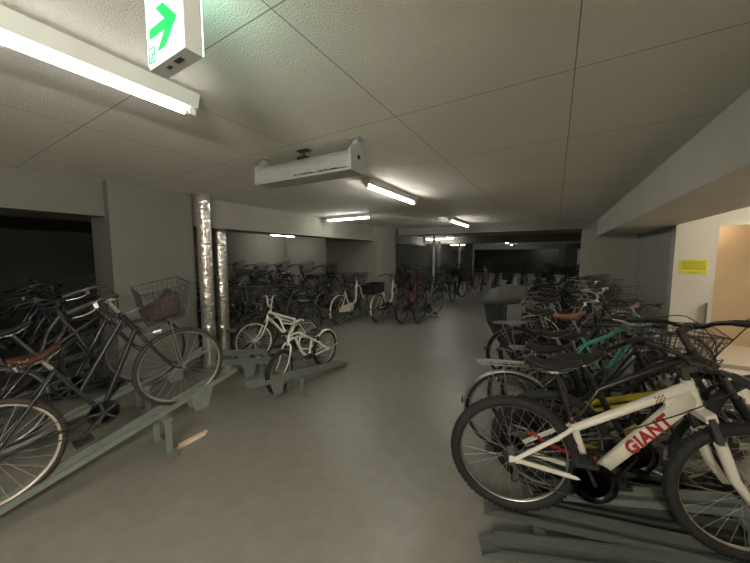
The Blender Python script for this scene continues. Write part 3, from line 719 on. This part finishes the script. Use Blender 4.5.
STYLES = {
    'giant': dict(style='mtb', R=.335, tr=.029, wb=1.02, bb=.385, drop=.06, frame='whitep', fork='whitep', knob=True, saddle='plastic', bars='flat', barmat='black', seat_tube=.30, saddle_h=.63, s1=.40, s2=.55, rt=.019, post='black', crank_angle=-1.15, saddle_w=.07, stem_up=.045),
    'mtb': dict(style='mtb', R=.335, tr=.026, wb=1.02, bb=.42, frame='black', fork='black', knob=False, bars='flat', barmat='black', seat_tube=.42, saddle_h=.60, s1=.42, s2=.56, rt=.017, post='black', crank_angle=.8, bigcable=True, stem_up=.10),
    'city': dict(style='city', frame='black', fenders='alu', basket='steel', chaincase='black', bars='swept', carrier='alu', saddle='plastic', springs=True, crank_angle=.4),
    'citycrate': dict(style='lshape', frame='cream', fork='cream', fenders='cream', rack_box=True, carrier='alu', chaincase='plastic', bars='swept', saddle='plastic', crank_angle=.9, basket='steel'),
    'lshape': dict(style='lshape', frame='cream', fenders='cream', basket='steel', chaincase='cream', bars='swept', carrier='alu', saddle='plastic', crank_angle=.9),
    'retro': dict(style='retro', frame='bluegrey', tire='rubberb', rim='alu', fenders=None, basket='steel', bag=True, bars='swept', saddle='brown', rivets=True, springs=True, saddle_l=.84, basket_x=.045, bb=.50, wb=1.04, s1=.42, s2=.60, seat_tube=.43, saddle_h=.55, stem_up=.12, barmat='steel', kickstand=False, lamp=True),
    'mixte': dict(style='mixte', frame='turq', fork='turq', bars='flat', barmat='steel', saddle='tan', tr=.017, wb=1.0, seat_tube=.48, saddle_h=.66, grip='brown', s1=.42, s2=.56, lamp=False, crank_angle=1.1),
    'diamond': dict(style='diamond', frame='black', fork='black', bars='flat', tr=.015, wb=1.0, seat_tube=.36, saddle_h=.62, saddle_w=.07, s1=.40, s2=.52, lamp=False, crank_angle=.2, kickstand=False),
    'road': dict(style='diamond', frame='silver', fork='silver', bars='drop', tr=.013, wb=.99, seat_tube=.50, saddle_h=.68, saddle_w=.065, s1=.42, s2=.55, lamp=False, crank_angle=.7, kickstand=False, fenders='black', no_front_fender=True),
    'cruiser': dict(style='cruiser', R=.25, tr=.024, wb=.84, bb=.33, drop=.0, frame='whitep', fork='whitep', tire='rubber', fenders='whitep', no_front_fender=True, bars='bmx', saddle='plastic', seat_tube=.23, saddle_h=.30, s1=.30, s2=.40, rt=.014, norearlight=True, stem_up=.03, barmat='whitep', lamp=False),
    'bmx': dict(style='bmx', R=.275, tr=.022, wb=.95, bb=.37, drop=-.01, frame='whitep', fork='whitep', rim='whitep', bars='bmx', saddle='plastic', seat_tube=.30, saddle_h=.58, s1=.32, s2=.43, rt=.017, stem_up=.05, barmat='whitep', lamp=False, post='black'),
    'childseat': dict(style='lshape', R=.27, tr=.024, wb=1.10, frame='black', fork='black', fenders='black', chaincase='black', bars='swept', carrier='steel', saddle='plastic', child_seat=True, crank_angle=.9, s1=.42, s2=.60, basket='plastic'),
}
def bike(style, rear, heading, label, pitch=0, lean=0, steer=0, paint=None, group=None):
    if style not in PROTO:
        PROTO[style] = make_bike(STYLES[style]); r = PROTO[style]
        src = r.name; root = r; PROTO[style+'_src'] = src
        # keep a clean template: first use takes the template itself, later ones copy it after resetting steering
    else:
        root = copy_tree(PROTO[style]); src = PROTO[style+'_src']
        for c in root.children: c.matrix_basis = Matrix.Identity(4)
        for c in root.children_recursive:
            if c.type == 'MESH':
                for sl in c.material_slots: sl.link = 'DATA'
    finish(root, src, rear, heading, pitch, lean, steer, paint, label, group)
    if paint: repaint(root, paint)
    return root

# ------------------------------------------------------------------ racks
def make_rack(slope_deg, mat, L_=1.62, low=.03, wide=.095):
    root = empty('bicycle_rack', (0, 0, 0)); sl = math.tan(math.radians(slope_deg)); z = lambda x: low+sl*x
    b = MB(); h = .045
    for sd in (-1, 1):
        b.prism([(0, sd*wide/2-.002, z(0)), (L_, sd*wide/2-.002, z(L_)), (L_, sd*wide/2-.002, z(L_)+h), (.10, sd*wide/2-.002, z(.10)+h), (0, sd*wide/2-.002, z(0)+.012)], (0, .004, 0))
        b.bar((.08, sd*(wide/2+.008), z(.08)+h), (L_, sd*(wide/2+.008), z(L_)+h), .018, .004)
    b.bar((0, 0, z(0)), (L_, 0, z(L_)), wide, .004)
    b.build('rail', MT[mat], root)
    x1 = L_*.62; s = MB()
    if slope_deg > 4:
        for sd in (-1, 1):
            s.boxp((x1-.022, sd*.115-.006, 0), (x1+.022, sd*.115+.006, z(x1)-.004)); 
        s.boxp((x1-.03, -.20, 0), (x1+.03, .20, .008)); s.boxp((x1+.022, -.20, 0), (x1+.03, .20, .035)); s.boxp((x1-.03, -.125, z(x1)-.03), (x1+.03, .125, z(x1)-.002))
        s.build('stand', MT[mat], root)
        g_ = MB(); xg = L_*.80
        for sd in (-1, 1):
            g_.prism([(xg-.10, sd*(wide/2+.003)-.002, z(xg-.10)+h), (xg+.11, sd*(wide/2+.003)-.002, z(xg+.11)+h), (xg+.05, sd*(wide/2+.003)-.002, z(xg)-.14), (xg-.06, sd*(wide/2+.003)-.002, z(xg)-.14)], (0, .004, 0))
        g_.build('gusset_plate', MT[mat], root)
    else:
        s.boxp((x1-.03, -.12, 0), (x1+.03, .12, low)); s.boxp((.25, -.12, 0), (.31, .12, low)); s.build('stand', MT[mat], root)
    return root
RP = {}
def rack(kind, loc, heading, label, slope=None):
    if kind not in RP:
        RP[kind] = make_rack(*{'high': (14, 'rack'), 'mid': (9, 'rack'), 'low': (1.5, 'rackd'), 'lowg': (1.5, 'rackm')}[kind]); r = RP[kind]
    else: r = copy_tree(RP[kind])
    r.location = loc; r.rotation_euler = (0, 0, math.radians(heading)); tag(r, label, 'bicycle rack', 'floor racks holding the bicycles'); return r

ORD = ['first', 'second', 'third', 'fourth', 'fifth', 'sixth', 'seventh', 'eighth', 'ninth', 'tenth', 'eleventh', 'twelfth', 'thirteenth', 'fourteenth', 'fifteenth', 'sixteenth', 'seventeenth', 'eighteenth']
GR = 'bicycles parked in the right hand row'; GL1 = 'bicycles in the dark near left bay'; GL2 = 'bicycles behind the foil wrapped pipes'
GL3 = 'bicycles around the far left column'; GF = 'bicycles beyond the cross beam'

# ---- right row
GI = bike('giant', (-.162, 1.785, .13), 13.4, 'white mountain bike with red lettering, nearest in the right row', steer=3, pitch=.8, group=GR)
right = [
 ('mtb',   (.07, 2.10, .10), 13, 11, 2, 24, None, 'black mountain bike with high handlebar against the lobby, just behind the white one'),
 ('bmx',  (.0, 2.30, .04), 13, 5, 0, 10, {'frame': 'yellow', 'fork': 'black', 'rear_wheel': 'steel', 'front_wheel': 'steel', 'handlebar': 'black'}, 'small yellow framed bicycle mostly hidden behind the white mountain bike'),
 ('city',  (-.27, 2.50, .02), 13, 0, 0, 10, {'handlebar': 'steel', 'stem': 'steel', 'brake_lever': 'steel', 'front_basket': 'steel'}, 'black city bicycle with silver carrier and fenders, right behind the yellow one'),
 ('diamond', (-.12, 2.82, .05), 14, 6, -2, 12, None, 'black bicycle with straight sloping top tube, beside the one with the silver carrier'),
 ('lshape', (-.08, 3.14, .0), 12, 1, 1, -12, {'frame': 'black', 'fork': 'black', 'handlebar': 'steel', 'rear_fender': 'plum', 'front_fender': 'plum', 'chain_case': 'plastic'}, 'black bicycle with plum coloured fenders, just in front of the mint bicycle'),
 ('mixte', (.08, 3.48, .06), 13.5, 10, 0, 8, None, 'mint green bicycle with tan saddle in the right row'),
 ('city',  (-.36, 3.95, .06), 13, 2, 2, -16, {'rear_fender': 'black', 'front_fender': 'black', 'frame': 'grey', 'fork': 'grey'}, 'grey city bicycle between the mint one and the covered child seat'),
 ('childseat', (-.32, 4.25, .04), 14, 2, 0, 10, None, 'black bicycle with grey rain-covered child seat sticking into the aisle'),
 ('lshape', (-.18, 4.72, .08), 13, 6, -2, 14, {'frame': 'black', 'fork': 'black', 'rear_fender': 'cream', 'front_fender': 'cream', 'chain_case': 'black'}, 'black bicycle with cream fenders, first behind the covered child seat'),
 ('city',  (-.36, 5.08, .06), 12, 2, 1, -8, {'rear_fender': 'cream', 'front_fender': 'cream'}, 'black bicycle with pale fenders, second behind the covered child seat'),
 ('diamond', (-.14, 5.42, .08), 14, 6, 2, 16, {'frame': 'maroon', 'fork': 'maroon'}, 'maroon bicycle with flat bar, third behind the covered child seat'),
 ('city',  (-.32, 5.80, .06), 13, 2, 0, -12, {'frame': 'silver', 'fork': 'silver'}, 'silver framed bicycle with basket, fourth behind the covered child seat'),
 ('lshape', (-.12, 6.15, .08), 12, 6, -1, 10, {'frame': 'navy', 'fork': 'navy', 'rear_fender': 'alu', 'front_fender': 'alu', 'chain_case': 'black'}, 'navy bicycle with basket, fifth behind the covered child seat'),
 ('city',  (-.34, 6.52, .06), 14, 2, 1, 12, None, 'black bicycle with basket, sixth behind the covered child seat'),
 ('road',  (-.10, 6.88, .08), 13, 6, 0, -10, {'frame': 'black', 'fork': 'black'}, 'black drop-bar bicycle, seventh behind the covered child seat'),
 ('city',  (-.32, 7.25, .06), 13, 2, 1, 10, {'frame': 'green', 'fork': 'green'}, 'dark green bicycle, last but one before the cross beam on the right'),
 ('lshape', (-.14, 7.62, .08), 13, 6, 1, 10, {'frame': 'maroon', 'fork': 'maroon', 'rear_fender': 'black', 'front_fender': 'black', 'chain_case': 'black'}, 'maroon bicycle, last before the cross beam on the right'),
]
for st_, loc, hd, pt, ln, sr, pa, lb in right:
    bike(st_, loc, hd, lb, pitch=pt, lean=ln, steer=sr, paint=pa, group=GR)
rack('lowg', (-.30, 1.765, .055), 12.5, 'grey-green floor rack under the white mountain bike')
rack('lowg', (-.27, 1.52, .03), 22, 'empty grey-green rack nearest the viewer, at the bottom edge')
rack('low', (-.05, 2.02, .03), 14, 'dark floor rack between the white and the black mountain bikes')
for i, (st_, loc, hd, pt, ln, sr, pa, lb) in enumerate(right):
    hd_r = math.radians(hd)
    k = 'mid' if pt > 5 else 'low'
    who = ['black mountain bike', 'small yellow framed bicycle', 'black city bicycle with the silver carrier', 'black straight-tubed bicycle', 'bicycle with plum fenders', 'mint bicycle', 'grey city bicycle', 'bicycle with the covered child seat', 'bicycle with cream fenders', 'bicycle with pale fenders', 'maroon flat-bar bicycle', 'silver framed bicycle', 'navy bicycle', 'sixth bicycle behind the child seat', 'drop-bar bicycle', 'dark green bicycle', 'last maroon bicycle'][i]
    rack(k, (loc[0]-.16*math.cos(hd_r), loc[1]-.16*math.sin(hd_r), loc[2]-.05 if k == 'low' else loc[2]-.07), hd, 'floor rack under the %s in the right row' % who)

# ---- left, first row (facing away, fronts raised)
bike('retro', (-2.69, .312, .12), 87.2, 'dark bicycle with brown saddle and bag-filled wire basket, nearest on the left', pitch=12.4, steer=-10, paint={'crankset': 'steel', 'rear_wheel': 'cream_rim'}, group=GL1)
rack('high', (-2.68, .08, .045), 87.5, 'long grey-green inclined rack under the brown-saddled bicycle')
pal = ['black', 'navy', 'grey', 'green', 'maroon', 'silver', 'brown']
def P_(c, f='black'): return {'handlebar': 'steel', 'seat_post': 'steel', 'crankset': 'steel', 'rear_carrier': 'steel', 'front_wheel': 'rimdark', 'rear_wheel': 'rimdark', 'kickstand': 'steel', 'fender_stay': 'steel', 'basket_stay': 'steel', 'headlamp': 'steel', 'stem': 'steel', 'brake_lever': 'steel', 'frame': c, 'fork': c, 'rear_fender': f, 'front_fender': f, 'chain_case': 'black'}  # bright metal swapped for darker tones, standing in for gloom in these rows
row1 = [(-3.50, 'diamond', 'black'), (-4.62, 'city', 'grey'), (-5.1, 'lshape', 'black'), (-5.6, 'city', 'navy'), (-6.1, 'diamond', 'black'), (-6.7, 'city', 'black')]
for i, (x, st_, c) in enumerate(row1):
    low = i % 2 == 1
    bike(st_, (x, (.20 if low else .42)+.02*i, .04 if low else .12), 88+(i*7 % 5)-2, 'dark bicycle in the near left gloom, %s beyond the brown-saddled one' % ORD[i], pitch=2 if low else 12, steer=(-14, 12, 8, -10)[i % 4], lean=(-2, 1, 2)[i % 3], paint=P_(c), group=GL1)
    rack('low' if low else 'high', (x, .05+(.20 if low else .42)-.2, .0 if low else .04), 88, 'rack in the near left gloom, %s beyond the long inclined one' % ORD[i])

# ---- left, second row (facing the first row)
bike('cruiser', (-2.68, 3.13, .065), 272.5, 'small white bicycle with curved frame and white rear fender on the left', pitch=-3.0, steer=12, group=GL2)
bike('bmx', (-3.38, 3.44, .02), 268, 'white small-wheeled bicycle behind the small white curved-frame one', pitch=9, steer=-18, group=GL2)
rack('mid', (-2.55, 3.42, .0), 270.5, 'grey-green rack beside the small white curved-frame bicycle')
rack('high', (-2.98, 3.40, .0), 270, 'grey-green rack between the two white bicycles')
rack('high', (-3.38, 3.62, -.02), 270, 'grey-green rack under the white small-wheeled bicycle')
row2 = [(-3.84, 'city', 'black'), (-4.2, 'diamond', 'grey'), (-4.62, 'lshape', 'black'), (-5.05, 'city', 'silver'), (-5.5, 'city', 'black'), (-5.95, 'diamond', 'navy'),
        (-6.4, 'lshape', 'black'), (-6.85, 'city', 'green'), (-7.3, 'city', 'black'), (-7.75, 'road', 'silver'), (-8.2, 'city', 'black'), (-8.7, 'lshape', 'maroon'), (-9.2, 'city', 'black')]
for i, (x, st_, c) in enumerate(row2):
    low = i % 2 == 0
    bike(st_, (x, 4.0 if low else 4.15, .04 if low else .12), 270+(i*7 % 5)-2, 'dark bicycle behind the white pair, %s from the aisle' % ORD[i], pitch=2 if low else 11, steer=(-14, 12, 8, -10)[i % 4], lean=(-2, 1, 2)[i % 3], paint=P_(c, ('black', 'alu')[i % 2]), group=GL2)
    rack('low' if low else 'high', (x, 4.2 if low else 4.3, 0 if low else .0), 270, 'dark rack behind the white pair of bicycles, %s from the aisle' % ORD[i])

# ---- left, third row, in front of the far column
bike('lshape', (-4.22, 5.45, .02), 92, 'cream low-step bicycle in front of the far left column', pitch=7, steer=8, paint={'chain_case': 'cream', 'front_fender': 'black', 'handlebar': 'steel', 'front_wheel': 'rimdark', 'rear_wheel': 'rimdark'}, group=GL3)
bike('citycrate', (-3.58, 6.12, .02), 90, 'cream bicycle with a black crate behind its saddle', pitch=6, steer=-10, paint={'handlebar': 'steel', 'front_wheel': 'rimdark', 'rear_wheel': 'rimdark', 'front_fender': 'black'}, group=GL3)
bike('city', (-3.02, 6.3, .02), 88, 'red framed bicycle beside the one with the black crate', pitch=8, steer=10, paint=P_('maroon2', 'black'), group=GL3)
bike('city', (-2.66, 6.45, .02), 88, 'dark bicycle at the aisle end beside the red framed one', pitch=2, steer=-10, paint=P_('grey', 'black'), group=GL3)
for x, y, l in ((-4.22, 5.25, 'the cream low-step bicycle'), (-3.58, 5.95, 'the bicycle with the black crate'), (-3.02, 6.15, 'the red framed bicycle'), (-2.66, 6.3, 'the dark bicycle beside the red framed one')):
    rack('mid', (x, y, -.02), 89, 'rack under %s' % l)
row3 = [(-4.75, 'city', 'black'), (-5.2, 'city', 'black'), (-5.65, 'lshape', 'grey'), (-6.1, 'city', 'black'), (-6.6, 'mixte', 'grey'), (-7.1, 'city', 'black'), (-7.6, 'city', 'navy'), (-8.1, 'lshape', 'silver'), (-8.6, 'city', 'black'), (-9.1, 'city', 'green')]
for i, (x, st_, c) in enumerate(row3):
    low = i % 2 == 0
    bike(st_, (x, 5.55, .04 if low else .14), 90+(i*7 % 5)-2, 'dark bicycle in the deep left bay, %s left of the cream low-step one' % ORD[i], pitch=2 if low else 12, steer=(-14, 12, 8, -10)[i % 4], lean=(-2, 1, 2)[i % 3], paint=P_(c, ('alu', 'black')[i % 2]), group=GL3)
# ---- beyond the cross beam
far = []
for i in range(7): far.append((-2.9-.45*i, 9.9+.05*i, 90, 'left side beyond the cross beam, %s from the aisle'))
for i in range(6): far.append((-2.6-.5*i, 13.0, 90, 'farther left group beyond the cross beam, %s from the aisle'))
for i in range(7): far.append((-1.9+.45*i, 11.6, 90, 'group closing the aisle beyond the cross beam, %s from the left'))
for i in range(6): far.append((-.30, 9.3+.42*i, 13, 'right side beyond the cross beam, %s along the row'))
cnt = {}
cols = ['black', 'navy', 'black', 'grey', 'black', 'green', 'black', 'silver', 'maroon']
for i, (x, y, hd, lb) in enumerate(far):
    n = cnt.get(lb, 0); cnt[lb] = n+1; low = i % 2 == 0
    bike(('city', 'lshape', 'city', 'diamond', 'citycrate')[i % 5] if hd == 90 else ('city', 'lshape')[i % 2], (x, y, .03 if low else .1), hd+(i*7 % 5)-2, 'dim bicycle, ' + lb % ORD[n], pitch=2 if low else 11, steer=(-14, 12, 8, -10)[i % 4], lean=(-2, 1, 2)[i % 3], paint=P_(cols[i % 9], ('black', 'alu')[i % 2]), group=GF)

# ---- lettering, emblem and lock on the white mountain bike
def giant_marks():
    g = STYLES['giant']; R = g['R']; wb = g['wb']; ha = math.radians(70); u = V((-math.cos(ha), 0, math.sin(ha))); A0 = V((wb-.078, 0, R))
    BB = V((g['bb'], 0, R-g['drop'])); a = A0+u*(g['s1']+.070); d = (a-BB).normalized(); up = V((-d.z, 0, d.x))
    fr = [c for c in GI.children if base(c.name) == 'frame'][0]
    cu = bpy.data.curves.new('lettering', 'FONT'); cu.body = 'GIANT'; cu.size = .066; cu.extrude = .0006; cu.offset = .0030; cu.shear = .18; cu.space_character = 1.10; cu.align_x = 'CENTER'; cu.align_y = 'CENTER'
    t = bpy.data.objects.new('lettering', cu); COL.objects.link(t)
    bpy.context.view_layer.update()
    me = bpy.data.meshes.new_from_object(t.evaluated_get(bpy.context.evaluated_depsgraph_get())); bpy.data.objects.remove(t)
    xs = [v.co.x for v in me.vertices]; W = max(xs)-min(xs); sc = .255/W
    mid = BB.lerp(a, .56)
    for v in me.vertices:
        p = mid+d*(v.co.x*sc)+up*(v.co.y*sc*1.12); off = abs(v.co.y*sc*1.05)
        fr_ = .565+(v.co.x*sc)/(a-BB).length; yy = -g['rt']*(1.45+.58*fr_)*.62-.0012
        v.co = V((p.x, yy-.0012-v.co.z*sc, p.z))
    me.materials.clear(); me.materials.append(MT['redp'])
    o = bpy.data.objects.new('lettering', me); COL.objects.link(o); o.parent = fr
    # small chequered emblem on the top tube
    w = V((-math.cos(math.radians(72)), 0, math.sin(math.radians(72)))); T0 = A0+u*(g['s2']-.035); T1 = BB+w*(g['seat_tube']-.03); dd = (T0-T1).normalized(); uu = V((-dd.z, 0, dd.x)); c0 = T1.lerp(T0, .70)
    em = MB()
    for i in range(6):
        for j in range(4):
            if (i+j) % 2 == 0 and (j < 2 or i > 0) and not (j == 0 and i == 5): em.bar(c0+dd*(i*.0085)+uu*((j-1.0)*.0078)+V((0, -.0235, 0)), c0+dd*(i*.0085+.0072)+uu*((j-1.0)*.0078)+V((0, -.0235, 0)), .0014, .0066, up=tuple(uu))
    em.build('chequered_emblem', MT['redp'], fr)
    mk = MB(); c1 = BB+w*.33
    mk.ball(c1+V((0, -.0165, 0)), .010, 10, 6, (1, .25, 1)); mk.build('seat_tube_badge', MT['redp'], fr)
    # coiled red lock from the rear wheel to the seat tube
    lk = MB(); p0 = V((.10, -.035, R+.15)); p1 = V((.36, -.035, R+.07)); pts = []
    for i in range(150):
        t = i/149; c = p0.lerp(p1, t)+V((0, 0, -.025*math.sin(PI*t))); an = t*2*PI*19; pts.append(c+V((.0, math.cos(an)*.009, math.sin(an)*.009)))
    lk.tube(pts, .0035, 5); lk.tube([p0-V((.03, 0, -.012)), p0], .009, 8); lk.tube([p1, p1+V((.035, 0, -.004))], .009, 8)
    lk.build('coiled_cable_lock', MT['redp'], GI)
giant_marks()

# ---- strips of wood on the floor
wd = MB().boxp((-.18, -.018, 0), (.14, .008, .016)).boxp((-.07, .006, 0), (.17, .030, .018))
o = wd.build('wood_strip', MT['wood'], None, (-2.60, 1.26, 0)); o.rotation_euler.z = math.radians(93); tag(o, 'pale strips of wood lying on the floor by the left rack stand', 'wood')

# ------------------------------------------------------------------ lobby lamp, world, camera
lp = empty('lobby_downlight', (2.30, 7.30, H)); tag(lp, 'warm ceiling downlight in the lobby beyond the white column', 'ceiling lamp')
MB().loft([[V((r*math.cos(2*PI*k/24), r*math.sin(2*PI*k/24), z)) for k in range(24)] for r, z in ((.11, 0), (.11, -.02), (.085, -.02), (.085, -.006))]).build('trim_ring', MT['lampbody'], lp)
MB().loft([[V((r*math.cos(2*PI*k/24), r*math.sin(2*PI*k/24), z)) for k in range(24)] for r, z in ((.084, -.012), (.084, -.016))]).build('diffuser', emat('warm_diffuser', (1, .78, .55), 32), lp)
tube_lamp((3.2, 4.2), (3.2, 5.6), 'lobby tube lamp to the right of the white column', 'lobby')
world = bpy.data.worlds.new('World'); scene.world = world; world.use_nodes = True
world.node_tree.nodes['Background'].inputs[0].default_value = (.5, .5, .45, 1); world.node_tree.nodes['Background'].inputs[1].default_value = .0
cam = bpy.data.cameras.new('Camera'); co = bpy.data.objects.new('Camera', cam); COL.objects.link(co)
cam.sensor_width = 36; cam.lens = 300/750*36; cam.clip_start = .05; cam.clip_end = 200
co.location = (0, 0, CAMZ); co.rotation_euler = (math.radians(90-4.9), 0, math.radians(31))
scene.camera = co
scene.view_settings.view_transform = 'Standard'; scene.view_settings.look = 'None'; scene.view_settings.gamma = 1; scene.view_settings.use_curve_mapping = False
scene.view_settings.exposure = 2.0
